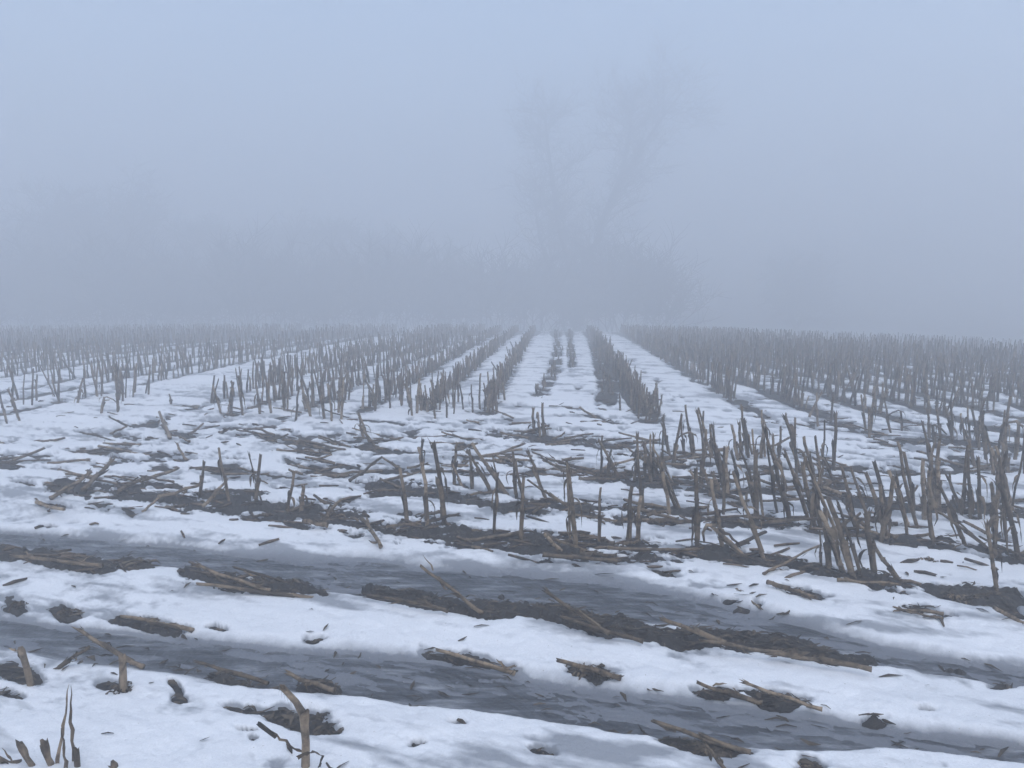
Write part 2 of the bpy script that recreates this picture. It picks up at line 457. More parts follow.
def mat_stalk(name, dark, light, obj_random=True, attr=False):
    m, nt, bs = new_mat(name)
    c = coords(nt, (1, 1, .25))
    a = noise(nt, c, 55, 4, .6)
    col = mix(nt, a, dark, light)
    blot = ramp(nt, noise(nt, coords(nt), 14, 4, .6), [(.44, 0.0), (.60, .85)])
    col = mix(nt, blot, col, tuple(x * .35 for x in dark))
    if attr:
        at = nt.nodes.new('ShaderNodeAttribute'); at.attribute_name = 'tone'
        fac = at.outputs['Fac']
    else:
        oi = nt.nodes.new('ShaderNodeObjectInfo'); fac = oi.outputs['Random']
    k = ramp(nt, fac, [(0.0, .42), (1.0, 1.3)])
    col = mix(nt, 1.0, col, k, 'MULTIPLY')
    nt.links.new(col, bs.inputs['Base Color'])
    bs.inputs['Roughness'].default_value = .75
    bs.inputs['Specular IOR Level'].default_value = .25
    bump(nt, bs, a, .5, .004)
    return m

M_SOIL = mat_soil()
M_SNOW = mat_snow()
M_ICE = mat_ice()
M_STEM = mat_stalk('weathered_stalk', (.066, .048, .032), (.235, .175, .112))
M_PALE = mat_stalk('pale_stalk', (.12, .088, .058), (.34, .26, .175))
M_LEAF = mat_stalk('dry_leaf', (.080, .058, .038), (.22, .165, .105))
M_MASS = mat_stalk('massed_stubble', (.085, .062, .043), (.21, .155, .105), attr=True)
M_LITTER = mat_stalk('wet_litter', (.026, .020, .015), (.125, .095, .062), attr=True)
M_BARK = mat_stalk('bark', (.030, .028, .026), (.075, .068, .060))

def tag(o, label=None, cat=None, group=None, kind=None):
    if label: o['label'] = label
    if cat: o['category'] = cat
    if group: o['group'] = group
    if kind: o['kind'] = kind
    return o

def link(name, me, parent=None):
    o = bpy.data.objects.new(name, me)
    COL.objects.link(o)
    if parent: o.parent = parent
    return o

def fast_mesh(name, co, quads, mat, attrs=None, smooth=True):
    me = bpy.data.meshes.new(name)
    me.vertices.add(len(co)); me.vertices.foreach_set('co', co.astype(np.float32).ravel())
    nq = len(quads)
    me.loops.add(nq * 4); me.loops.foreach_set('vertex_index', quads.astype(np.int32).ravel())
    me.polygons.add(nq)
    me.polygons.foreach_set('loop_start', np.arange(0, nq * 4, 4, dtype=np.int32))
    me.polygons.foreach_set('loop_total', np.full(nq, 4, dtype=np.int32))
    me.polygons.foreach_set('use_smooth', np.full(nq, smooth))
    if attrs:
        for k, a in attrs.items():
            at = me.attributes.new(k, 'FLOAT', 'POINT')
            at.data.foreach_set('value', a.astype(np.float32).ravel())
    me.materials.append(mat)
    me.update(calc_edges=True)
    return me

# ------------------------------------------------------------------ ground sheets
def ground():
    rs = [0.25, .5, .8, 1.1, 1.4, 1.65, 1.85, 2.0]
    r = 2.1
    while r < 58:
        rs.append(r)
        r += min(1.55 * r * r / (CAM_H * FPX), 0.13 if r < 24 else .22)
    while r < 420:
        rs.append(r); r *= 1.12
    rs.append(420.0)
    rs = np.array(rs)
    az = np.concatenate([np.linspace(-PI, -.80, 26)[:-1], np.linspace(-.80, -.66, 26)[:-1], np.arange(-.66, .66, .00178), np.linspace(.66, .80, 26)[1:-1] , np.linspace(.80, PI, 26)])
    nr, na = len(rs), len(az)
    R, A = np.meshgrid(rs, az, indexing='ij')
    X = R * np.sin(A); Y = R * np.cos(A)
    soil, snow, ice, tr, thick, s, M = fields(X, Y)
    i = np.arange(nr - 1)[:, None]; j = np.arange(na - 1)[None, :]
    a = i * na + j
    q = np.stack([a, a + na, a + na + 1, a + 1], -1)
    q = q[..., ::-1]
    # inner cap closes the ring round the viewer's feet
    def with_cap(Z):
        co = np.stack([X, Y, Z], -1).reshape(-1, 3)
        return co
    qa = q.reshape(-1, 4)
    cap_n = na - 1
    def cap(co):
        c0 = np.array([[0, 0, co[0, 2]]])
        idx = len(co)
        k = np.arange(0, cap_n - 1, 2)
        cq = np.stack([np.full(len(k), idx), (k + 2) % cap_n, k + 1, k], -1)
        return np.vstack([co, c0]), cq
    co, cq = cap(with_cap(soil))
    o = link('soil_ground', fast_mesh('soil_ground', co, np.vstack([qa, cq]), M_SOIL))
    tag(o, 'dark wet soil showing in strips and patches through the snow', kind='structure')
    thin = 1 - sstep(0.000, 0.026, thick)
    thin = np.maximum(thin, tr * .95)
    al = X * .94 - Y * .34; cr = X * .34 + Y * .94
    thin = np.clip(thin + 1.7 * np.clip(fbm(al * 1.6, cr * 6, 5, 81, .62) - .03, 0, 1) * (Y > 0), 0, 1)  # adds long grey streaks, painted in as soft relief shading of the snow
    keep = ((snow > soil - .03) & (snow > -9)).reshape(nr, na)
    kq = keep[:-1, :-1] | keep[1:, :-1] | keep[:-1, 1:] | keep[1:, 1:]
    co, cq = cap(with_cap(snow))
    th = np.append(thin.ravel(), 0)
    o = link('snow_cover', fast_mesh('snow_cover', co, np.vstack([q[kq], cq]), M_SNOW, {'thin': th, 'film': np.append(tr.ravel(), 0)}))
    tag(o, 'patchy old snow lying over the stubble field', kind='stuff')
    tk = (tr > .05).reshape(nr, na)
    kq = tk[:-1, :-1] | tk[1:, 1:]
    co = with_cap(ice)
    edge = (1 - sstep(.45, .98, tr)) * .6
    o = link('meltwater_ice', fast_mesh('meltwater_ice', co, q[kq], M_ICE, {'edge': edge.ravel()}))
    tag(o, 'grey slushy ice lying in the wheel tracks', kind='structure')

ground()

def height(x, y):
    so, sn, ic, tr, th, s, M = fields(np.array([float(x)]), np.array([float(y)]))
    return float(max(so[0], sn[0], ic[0] if tr[0] > .3 else -99))

def heights(xy):
    a = np.array(xy, dtype=float).reshape(-1, 2)
    so, sn, ic, tr, th, s, M = fields(a[:, 0], a[:, 1])
    return np.maximum(np.maximum(so, sn), np.where(tr > .3, ic, -99)), s, tr

# ------------------------------------------------------------------ mesh helpers
class MB:
    def __init__(self):
        self.v = []; self.f = []; self.tone = []
        self.t = 0.5
    def add(self, vs, fs):
        b = len(self.v)
        self.v += [tuple(p) for p in vs]
        self.f += [tuple(i + b for i in f) for f in fs]
        self.tone += [self.t] * len(vs)
    def tube(self, pts, rad, sides=7, cap0=True, cap1=True, flat=1.0, jag=0.0, rnd=random):
        pts = [Vector(p) for p in pts]
        vs = []; fs = []
        up = Vector((0.31, 0.2, .93))
        prev = None
        for i, p in enumerate(pts):
            d = (pts[min(i + 1, len(pts) - 1)] - pts[max(i - 1, 0)]).normalized()
            if prev is None:
                a = d.cross(up if abs(d.dot(up)) < .9 else Vector((1, 0, 0))).normalized()
            else:
                a = (prev - d * prev.dot(d)).normalized()
            prev = a
            b = d.cross(a)
            for k in range(sides):
                t = 2 * PI * k / sides
                r = rad[i]
                q = p + a * (math.cos(t) * r) + b * (math.sin(t) * r * flat)
                if jag and i == len(pts) - 1:
                    q += d * rnd.uniform(-jag, jag)
                vs.append(q)
        n = len(pts)
        for i in range(n - 1):
            for k in range(sides):
                k2 = (k + 1) % sides
                fs.append((i * sides + k, i * sides + k2, (i + 1) * sides + k2, (i + 1) * sides + k))
        if cap0: fs.append(tuple(range(sides - 1, -1, -1)))
        if cap1:
            # hollow, pithy end
            c = pts[-1] - (pts[-1] - pts[-2]).normalized() * rad[-1] * .7
            vs.append(c); ci = len(vs) - 1
            for k in range(sides):
                fs.append(((n - 1) * sides + k, (n - 1) * sides + (k + 1) % sides, ci))
        self.add(vs, fs)
    def ribbon(self, pts, wid, side, curl=0.25, thick=0.0):
        """thin curved strip along pts"""
        vs = []; fs = []
        for i, p in enumerate(pts):
            p = Vector(p)
            d = (Vector(pts[min(i + 1, len(pts) - 1)]) - Vector(pts[max(i - 1, 0)])).normalized()
            s = side[i] if isinstance(side, list) else side
            s = (s - d * s.dot(d)).normalized()
            n = d.cross(s)
            w = wid[i]
            vs += [p - s * w, p + n * (w * curl), p + s * w]
        for i in range(len(pts) - 1):
            a = i * 3; b = a + 3
            fs += [(a, a + 1, b + 1, b), (a + 1, a + 2, b + 2, b + 1)]
        self.add(vs, fs)
    def mesh(self, name, mat, smooth=True):
        me = bpy.data.meshes.new(name)
        me.from_pydata(self.v, [], self.f)
        me.materials.append(mat)
        if smooth:
            me.polygons.foreach_set('use_smooth', [True] * len(me.polygons))
        if mat in (M_MASS, M_LITTER):
            at = me.attributes.new('tone', 'FLOAT', 'POINT')
            at.data.foreach_set('value', np.array(self.tone, dtype=np.float32))
        me.update()
        return me

# ------------------------------------------------------------------ stalk variants (0.5 m long, standing on z = 0)
L0 = 0.5
def stalk_variant(seed, top):
    R = random.Random(seed)
    r0 = R.uniform(.0100, .0135)
    bx, by = R.uniform(-.034, .034), R.uniform(-.03, .03)
    nodes = sorted([R.uniform(.05, .08), R.uniform(.17, .22), R.uniform(.31, .37)])
    zs = [0, .02]
    for n in nodes: zs += [n - .008, n, n + .008]
    end = .5 if top != 'bent' else .36
    zs += [.44 if end == .5 else .35, end]
    zs = sorted(zs)
    pts = []; rad = []
    for z in zs:
        t = z / .5
        pts.append((bx * t * t + .004 * math.sin(z * 23 + seed), by * t * t + .003 * math.cos(z * 19 + seed), z))
        r = r0 * (1 - .22 * t) * (1.3 if z == 0 else (1.12 if z == .02 else 1))
        if any(abs(z - n) < 1e-6 for n in nodes): r *= 1.28
        rad.append(r)
    m = MB()
    if top == 'cut':
        m.tube(pts, rad, 8, jag=.010, rnd=R)
    elif top == 'torn':
        rad[-1] *= 1.15
        m.tube(pts, rad, 8, jag=.030, rnd=R)
        for k in range(3):
            a = R.uniform(0, 6.28); rr = rad[-1]
            b = Vector(pts[-1]) + Vector((math.cos(a) * rr, math.sin(a) * rr, -.04))
            h = R.uniform(.045, .065)
            o = Vector((math.cos(a), math.sin(a), 0))
            m.ribbon([b, b + Vector((0, 0, h * .6)) + o * h * .12, b + Vector((0, 0, h)) + o * h * R.uniform(.1, .5)], [.004, .003, .0008], Vector((-math.sin(a), math.cos(a), 0)))
    elif top == 'split':
        m.tube(pts[:-1], rad[:-1], 8, rnd=R)
        p = Vector(pts[-2])
        for s in (-1, 1):
            o = Vector((math.cos(seed) * s, math.sin(seed) * s, 0))
            m.tube([p - Vector((0, 0, .03)) + o * .004, p + Vector((0, 0, .03)) + o * .012, p + Vector((0, 0, R.uniform(.04, .06))) + o * R.uniform(.01, .02)], [.008, .006, .003], 5, rnd=R)
    else:
        m.tube(pts, rad, 8, rnd=R)
        p = Vector(pts[-1]); a = R.uniform(0, 6.28)
        o = Vector((math.cos(a), math.sin(a), 0))
        m.tube([p - Vector((0, 0, .012)), p + o * .02 + Vector((0, 0, .008)), p + o * .09 + Vector((0, 0, -.03)), p + o * .14 + Vector((0, 0, -.10))], [rad[-1], rad[-1] * 1.15, rad[-1] * .8, rad[-1] * .55], 7, jag=.01, rnd=R)
    stem = m.mesh('stem', M_STEM)
    # sheath wrapped round the lower stem, peeling open at the top
    sh = MB()
    a0 = R.uniform(0, 6.28); n = 6; span = R.uniform(3.4, 4.6)
    z0 = nodes[0]; z1 = nodes[1] + R.uniform(.03, .12)
    vs = []; fs = []
    K = 5
    for i in range(K):
        t = i / (K - 1); z = z0 + (z1 - z0) * t
        rr = r0 * (1.16 + .75 * t ** 3)
        cx = bx * (z / .5) ** 2; cy = by * (z / .5) ** 2
        for k in range(n):
            a = a0 + (k / (n - 1) - .5) * span * (1 - .35 * t)
            vs.append((cx + math.cos(a) * rr, cy + math.sin(a) * rr, z + R.uniform(-.008, .008) + (.02 * math.sin(k * 2.1) if i == K - 1 else 0)))
    for i in range(K - 1):
        for k in range(n - 1):
            fs.append((i * n + k, i * n + k + 1, (i + 1) * n + k + 1, (i + 1) * n + k))
    sh.add(vs, fs)
    sheath = sh.mesh('leaf_sheath', M_LEAF)
    # hanging leaf
    lf = MB()
    for q in range(1):
        a = a0 + PI * .8 + q * 2.2
        o = Vector((math.cos(a), math.sin(a), 0)); s = Vector((-math.sin(a), math.cos(a), 0))
        zt = R.uniform(.2, .42)
        ln = R.uniform(.10, .24)
        b = Vector((bx * (zt / .5) ** 2, by * (zt / .5) ** 2, zt)) + o * r0 * .8
        P = [b]; W = [.009]
        out = R.uniform(.015, .05)
        for k in range(1, 7):
            t = k / 6
            P.append(b + o * (out * math.sin(t * 2.4) + .01 * t) + s * R.uniform(-.008, .008) + Vector((0, 0, .02 * math.sin(t * 3) - ln * t ** 1.3)))
            W.append(.0135 * (1 - t) ** .7 + .0012)
        sd = [(s + o * R.uniform(-.8, .8)).normalized() for _ in P]
        lf.ribbon(P, W, sd, R.uniform(.2, .7))
    leaf = lf.mesh('dry_leaf', M_LEAF)
    return stem, sheath, leaf, top

TOPS = ['cut', 'torn', 'cut', 'cut', 'torn', 'bent', 'cut', 'torn', 'split', 'cut', 'cut', 'torn']
VARS = [stalk_variant(100 + i, t) for i, t in enumerate(TOPS)]
PALE_STEMS = []
for sv in VARS:
    me = sv[0].copy(); me.materials.clear(); me.materials.append(M_PALE); PALE_STEMS.append(me)

def place_stalk(name, B, Tp, var, width=1.0, leaf=True, sheath=True, pale=False, sink=.03):
    """a stalk from foot B to top Tp"""
    ax = Tp - B
    L = max(ax.length, .05)
    ax.normalize()
    root = bpy.data.objects.new(name, None)
    root.empty_display_size = .05
    COL.objects.link(root)
    q = Vector((0, 0, 1)).rotation_difference(ax) @ Quaternion((0, 0, 1), random.uniform(0, 6.28))
    root.rotation_mode = 'QUATERNION'
    root.rotation_quaternion = q
    root.location = B - ax * sink
    root.scale = (width, width, (L + sink) / L0)
    st, shm, lf, top = VARS[var]
    link('stem', PALE_STEMS[var] if pale else st, root)
    if sheath: link('leaf_sheath', shm, root)
    if leaf:
        link('dry_leaf', lf, root)
        if random.random() < .6:
            l2 = link('dry_leaf', VARS[(var + 5) % 12][2], root)
            l2.rotation_euler = (0, 0, random.uniform(1.2, 5)); l2.location = (0, 0, random.uniform(-.12, .05)); l2.scale = (1, 1, 1)
    return root

ORD = ['leftmost', 'second', 'third', 'fourth', 'fifth', 'sixth', 'seventh', 'eighth', 'ninth', 'tenth', 'eleventh', 'twelfth', 'thirteenth', 'fourteenth',
       'fifteenth', 'sixteenth', 'seventeenth', 'eighteenth', 'nineteenth', 'twentieth', 'twenty-first', 'twenty-second', 'twenty-third', 'twenty-fourth', 'twenty-fifth',
       'twenty-sixth', 'twenty-seventh', 'twenty-eighth', 'twenty-ninth', 'thirtieth']
def ordinal(k, n):
    if k == 0: return 'leftmost'
    if k == n - 1: return 'rightmost'
    return ORD[k] + ' from the left' if k < n / 2 else ORD[n - 1 - k] + ' from the right'
TOPW = {'cut': 'cut flat on top', 'torn': 'with a torn top', 'split': 'with a split top', 'bent': 'with its top folded over'}

N_NAMED = 0
def do_strip(lst, where, group):
    global N_NAMED
    order = sorted(range(len(lst)), key=lambda i: lst[i][0])
    for k, i in enumerate(order):
        u, v, tu, tv, w = lst[i]
        b = G(u, v)
        b.z = height(b.x, b.y)
        t = T(tu, tv, b.y)
        t.y += random.uniform(-.05, .05)
        var = random.randrange(12)
        if var in (5, 8) and random.random() < .6: var = 1
        o = place_stalk('corn_stalk', b, t, var, min(w, 1.45) * .9, leaf=random.random() < .92, sheath=random.random() < .8, pale=random.random() < .32)
        dx = (tu - u) / max(v - tv, 1)
        lean = 'upright' if abs(dx) < .12 else ('leaning left' if dx < 0 else 'leaning right')
        if abs(dx) > .75: lean = 'slumping left' if dx < 0 else 'slumping right'
        pos = ordinal(k, len(order))
        tag(o, f'{lean} corn stalk, {pos} {where}', 'corn stalk', group)
        N_NAMED += 1

do_strip(S1, 'on the front soil strip', 'standing stalks on the front soil strip')
do_strip(S2, 'on the second soil strip', 'standing stalks on the second soil strip')
do_strip(S3, 'on the strips behind, right of centre', 'standing stalks behind the second strip')
do_strip(S4, 'along the front ends of the long rows', 'loose stalks at the ends of the long rows')

# ------------------------------------------------------------------ foreground stubs built one by one
def custom(name, label, cat, parts, group=None):
    root = bpy.data.objects.new(name, None); COL.objects.link(root)
    root.empty_display_size = .05
    allp = [p for (_, m, _) in parts for p in m.v]
    zmin = min(p[2] for p in allp)
    base = [p for p in allp if p[2] < zmin + .05]
    b = Vector((sum(p[0] for p in base) / len(base), sum(p[1] for p in base) / len(base), zmin))
    root.location = b
    for nm, m, mt in parts:
        m.v = [(p[0] - b.x, p[1] - b.y, p[2] - b.z) for p in m.v]
        link(nm, m.mesh(nm, mt), root)
    tag(root, label, cat, group)
    return root

def stem_poly(pix, r, Y=None, sink=.04, jag=.012, dy=0.0):
    """stem through screen-traced points, all at the foot's depth"""
    b = G(*pix[0]); b.z = height(b.x, b.y)
    P = [b - Vector((0, 0, sink)), b]
    for i, (u, v) in enumerate(pix[1:]):
        P.append(T(u, v, b.y + dy * (i + 1)))
    # insert node swellings
    PP = [P[0]]; RR = [r[0]]
    rr = [r[0]] + list(r)
    for i in range(1, len(P)):
        a = P[i - 1]; c = P[i]; L = (c - a).length
        n = max(1, int(L / .05))
        for k in range(1, n + 1):
            t = k / n
            PP.append(a.lerp(c, t) + Vector((random.uniform(-.001, .001), random.uniform(-.001, .001), 0)))
            RR.append((rr[i - 1] * (1 - t) + rr[i] * t) * (1.22 if random.random() < .25 else 1))
    m = MB(); m.tube(PP, RR, 10, jag=jag)
    return m, b

def leaf_poly(pts, w, side=Vector((1, 0, 0)), curl=.5):
    P = []
    for i in range(len(pts) - 1):
        for k in range(3):
            P.append(pts[i].lerp(pts[i + 1], k / 3) + Vector((random.uniform(-.003, .003),) * 3))
    P.append(pts[-1])
    n = len(P)
    m = MB()
    sd = [(side + Vector((random.uniform(-.5, .5), random.uniform(-.5, .5), random.uniform(-.3, .3)))).normalized() for _ in P]
    m.ribbon(P, [w * (1 - (i / (n - 1)) ** 2 * .9) for i in range(n)], sd, curl)
    return m

# thick pale stub with bent broken head, bottom of the picture
m, b = stem_poly([(306, 775), (306, 742), (304, 713)], [.015, .0135, .0145])
head = MB(); head.tube([T(304, 716, b.y), T(296, 702, b.y - .01), T(283, 688, b.y - .02)], [.0145, .011, .010], 9, jag=.02)
for k in range(5):
    p = T(284 + k, 690, b.y - .02)
    head.ribbon([p, p + Vector((-.012, 0, .02)), p + Vector((-.02 + .008 * k, 0, -.02 - .01 * k))], [.003, .002, .0006], Vector((0, 1, 0)))
lf = leaf_poly([T(303, 752, b.y), T(290, 745, b.y - .02), T(276, 735, b.y - .03), T(259, 724, b.y - .04)], .006)
fl = MB(); fl.tube([T(276, 737, b.y - .03), T(259, 724, b.y - .04)], [.007, .008], 6, jag=.01)
wr = leaf_poly([T(298, 757, b.y - .03), T(312, 752, b.y - .04), T(322, 757, b.y - .02), T(318, 768, b.y - .02)], .008)
custom('corn_stalk', 'thick pale corn stub with broken head bent left and side shoot, lower left', 'corn stalk',
       [('stem', m, M_PALE), ('broken_head', head, M_PALE), ('side_shoot', lf, M_LEAF), ('shoot_tip', fl, M_STEM), ('dry_leaf', wr, M_LEAF)])

# bundle of upright dry blades bottom left
m1, b = stem_poly([(52, 775), (48, 758), (44, 745)], [.011, .010, .012], jag=.03)
b1 = leaf_poly([T(56, 770, b.y), T(62, 735, b.y), T(66, 705, b.y), T(69, 684, b.y)], .007, curl=.8)
b2 = leaf_poly([T(74, 770, b.y + .02), T(73, 740, b.y + .02), T(70, 712, b.y + .02), T(71, 686, b.y)], .008, curl=.8)
b3 = leaf_poly([T(66, 770, b.y - .02), T(64, 748, b.y - .02), T(61, 728, b.y)], .007, curl=.8)
m2, _ = stem_poly([(78, 775), (77, 758), (76, 750)], [.010, .010, .010], jag=.02)
custom('corn_stalk', 'ragged stub with tall split blades in the bottom left corner', 'corn stalk',
       [('stem', m1, M_STEM), ('stem', m2, M_LEAF), ('blade', b1, M_PALE), ('blade', b2, M_STEM), ('blade', b3, M_STEM)])
m, b = stem_poly([(33, 775), (27, 758), (21, 746)], [.010, .009, .013], jag=.03)
custom('corn_stalk', 'short flared stub left of the split blades in the bottom left corner', 'corn stalk', [('stem', m, M_PALE)])
m, b = stem_poly([(31, 690), (27, 668), (21, 650)], [.014, .013, .014], jag=.015)
f1 = leaf_poly([T(22, 655, b.y), T(14, 650, b.y), T(8, 648, b.y)], .006)
f2 = leaf_poly([T(23, 660, b.y), T(17, 653, b.y), T(13, 648, b.y)], .005)
custom('corn_stalk', 'leaning pale stub with forked tip on soil by the left edge', 'corn stalk', [('stem', m, M_PALE), ('dry_leaf', f1, M_PALE), ('dry_leaf', f2, M_STEM)])
m, b = stem_poly([(124, 693), (123, 672), (122, 655)], [.014, .012, .011], jag=.012)
f1 = leaf_poly([T(119, 690, b.y), T(121, 675, b.y - .01), T(126, 662, b.y - .02)], .008)
custom('corn_stalk', 'short upright stub wrapped in leaf below the left icy track', 'corn stalk', [('stem', m, M_PALE), ('dry_leaf', f1, M_LEAF)])
m, b = stem_poly([(115, 775), (112, 764)], [.013, .012], jag=.01)
custom('corn_stalk', 'small dark stub tip at the bottom edge right of the blades', 'corn stalk', [('stem', m, M_STEM)])
m, b = stem_poly([(193, 552), (190, 551), (189, 548)], [.004, .003, .002], jag=.002)

m, b = stem_poly([(20, 772), (8, 764), (-6, 757)], [.011, .010, .010], jag=.02)
f1 = leaf_poly([T(16, 768, b.y), T(8, 758, b.y - .02), T(2, 748, b.y - .03)], .007)
custom('fallen_stalk', 'dark frayed stalk lying in the very bottom left corner', 'fallen stalk', [('stem', m, M_STEM), ('dry_leaf', f1, M_LEAF)])

# ------------------------------------------------------------------ fallen stalks, traced: from u, v, height to u, v, height, width, label
FALL = [
    (480, 612, .02, 424, 565, .20, 1.5, 'thick fallen stalk raised on the ridge between the icy tracks, pointing up left'),
    (607, 632, .02, 545, 593, .12, 1.5, 'pale broken stalk slanting up left from the dark ridge, middle of the picture'),
    (722, 642, .02, 663, 617, .10, 1.3, 'fallen stalk slanting up left at the right part of the dark ridge'),
    (790, 655, .01, 700, 640, .05, 1.3, 'long stalk lying along the dark ridge right of centre'),
    (868, 668, .01, 770, 648, .04, 1.4, 'last long stalk lying at the right end of the dark ridge'),
    (640, 640, .02, 560, 622, .04, 1.2, 'stalk lying flat along the middle of the dark ridge'),
    (445, 610, .02, 368, 590, .05, 1.2, 'stalk lying along the left end of the dark ridge'),
    (141, 666, .02, 73, 634, .12, 1.3, 'long stalk sloping down right beside the left icy track'),
    (57, 669, .0, 86, 646, .12, 1.3, 'dark stalk crossing under the sloping stalk on the left'),
    (265, 682, .01, 200, 660, .07, 1.1, 'thin stalk lying above the snow edge of the near track'),
    (332, 689, .01, 284, 678, .05, 1.2, 'short flat stalk on the near snow edge, left of centre'),
    (190, 630, .01, 126, 613, .06, 1.3, 'stalk lying over the dark hump left of the near track'),
    (512, 672, .01, 436, 650, .08, 1.4, 'frayed stalk lying across the upper edge of the near track'),
    (617, 677, .01, 558, 657, .10, 1.3, 'pale stalk on a soil lump in the near track, centre'),
    (746, 752, .01, 652, 724, .08, 1.3, 'long brown stalk on the near edge at the bottom, right of centre'),
    (727, 772, .0, 703, 742, .08, 1.0, 'thin stalk crossing the long one at the bottom edge'),
    (758, 702, .01, 697, 683, .05, 1.3, 'dark stalk lying flat on snow between the tracks, right of centre'),
    (818, 708, .01, 742, 683, .08, 1.1, 'slim stalk above the near track on the right'),
    (940, 613, .01, 891, 605, .04, 1.3, 'pale short stalk on clean snow at the right'),
    (1024, 624, .01, 994, 606, .06, 1.4, 'stalk slanting down to the right edge of the picture'),
    (940, 618, .01, 905, 612, .03, .8, 'thin broken stalk piece on snow at the right'),
    (1015, 553, .03, 978, 538, .05, 1.0, 'stalk lying by the right edge on the second soil strip'),
    (320, 592, .01, 228, 566, .10, 1.2, 'stalk on top of the debris heap between the left tracks'),
    (310, 598, .01, 200, 584, .05, 1.3, 'long stalk at the foot of the debris heap between the left tracks'),
    (268, 590, .02, 196, 569, .08, 1.4, 'wide dark stalk at the left side of the debris heap'),
    (100, 566, .01, 10, 554, .04, 1.4, 'stalk lying in the dark strip at the left edge'),
    (52, 497, .02, 92, 474, .14, 1.4, 'fallen stalk rising right at the left end of the front strip'),
    (84, 489, .02, 117, 457, .20, 1.6, 'thick slanting stalk rising right at the left end of the front strip'),
    (118, 491, .02, 147, 473, .12, 1.5, 'shorter slanting stalk rising right on the front strip'),
    (160, 497, .03, 199, 487, .07, 1.5, 'flat pale stalk leading to the standing stalks on the left'),
    (205, 505, .04, 226, 484, .09, 1.2, 'stalk propped on the foot of a standing stalk, left'),
    (60, 470, .0, 118, 487, .03, 1.3, 'dark stalk lying under the slanting ones, left'),
    (38, 502, .02, 60, 515, .04, 1.3, 'rough broken stalk below the front strip at the left'),
    (325, 525, .02, 303, 520, .05, 1.6, 'crushed husk piece on the front strip, left of the first gap'),
    (380, 545, .02, 366, 515, .10, 1.4, 'short pale stalk slanting on the front strip before the centre'),
    (440, 512, .03, 420, 516, .03, 1.1, 'short flat stalk between the standing stalks left of centre'),
    (351, 480, .02, 382, 459, .14, 1.5, 'broken stalk propped up right on open snow left of centre'),
    (386, 480, .01, 425, 472, .03, 1.1, 'dark stalk lying on snow towards the first standing stalks'),
    (300, 440, .02, 345, 450, .06, 1.3, 'long stalk in the snow left of the leafy clump'),
    (278, 450, .01, 330, 452, .02, 1.2, 'dark stalk under the long one left of the leafy clump'),
    (320, 438, .06, 350, 449, .02, 1.1, 'upper stalk of the lying trio left of the leafy clump'),
    (84, 433, .05, 118, 440, .01, 1.1, 'thin stalk lying in the snow far left'),
    (100, 446, .05, 150, 455, .01, 1.1, 'second thin stalk lying in the snow far left'),
    (300, 467, .02, 346, 474, .01, 1.0, 'thin dark stalk lying on snow left of the propped one'),
    (170, 437, .02, 158, 413, .14, 1.6, 'short thick stump leaning left in the snow, far left'),
    (738, 590, .01, 760, 606, .01, 1.0, 'small curved stalk piece on snow below the front strip'),
    (765, 573, .01, 819, 545, .10, 1.1, 'forked dark stalk rising right from the front strip'),
    (840, 580, .02, 900, 585, .02, 1.3, 'stalk lying at the foot of the right standing stalks'),
    (770, 583, .01, 815, 598, .02, 1.3, 'dark stalk lying below the front strip right of centre'),
    (545, 555, .03, 620, 560, .02, 1.5, 'rotting stalk lying along the front strip at the centre'),
    (610, 548, .04, 700, 553, .03, 1.5, 'stalk lying along the front strip right of centre'),
    (590, 470, .02, 545, 458, .08, 1.2, 'stalk slumped left in the third strip at the centre'),
]
for (u0, v0, z0, u1, v1, z1, w, lab) in FALL:
    a = G(u0, v0); za = height(a.x, a.y)
    a = G(u0, v0, za + z0)
    hb = G(u1, v1); zb = height(hb.x, hb.y)
    b = G(u1, v1, max(zb, za) + z1 * .8)
    var = random.choice((0, 1, 2, 3, 4, 6, 7, 8, 9, 10))
    L = (b - a).length
    o = place_stalk('fallen_stalk', a, b, var, w * (.85 if v0 < 540 else .64), leaf=False, sheath=random.random() < .6, pale=random.random() < .22, sink=.015)
    # leaf scraps clinging to it
    for q in range(random.choice((2, 3, 4))):
        lm = MB()
        t = random.uniform(.1, .85)
        an = random.uniform(0, 6.28)
        o_ = Vector((math.cos(an), math.sin(an), 0))
        dz_ = random.choice((-1, 1)) * random.uniform(.6, 1)
        P = [Vector((0, 0, L0 * t)) + o_ * .009]
        for k in range(1, 6):
            P.append(P[-1] + o_ * random.uniform(.000, .012) + Vector((random.uniform(-.008, .008), random.uniform(-.008, .008), dz_ * random.uniform(.008, .035))))
        lm.ribbon(P, [.006, .010, .009, .008, .005, .001], Vector((-math.sin(an), math.cos(an), .2)), .4)
        link('dry_leaf', lm.mesh('dry_leaf', M_LEAF), o)
    tag(o, lab, 'fallen stalk', 'fallen corn stalks')

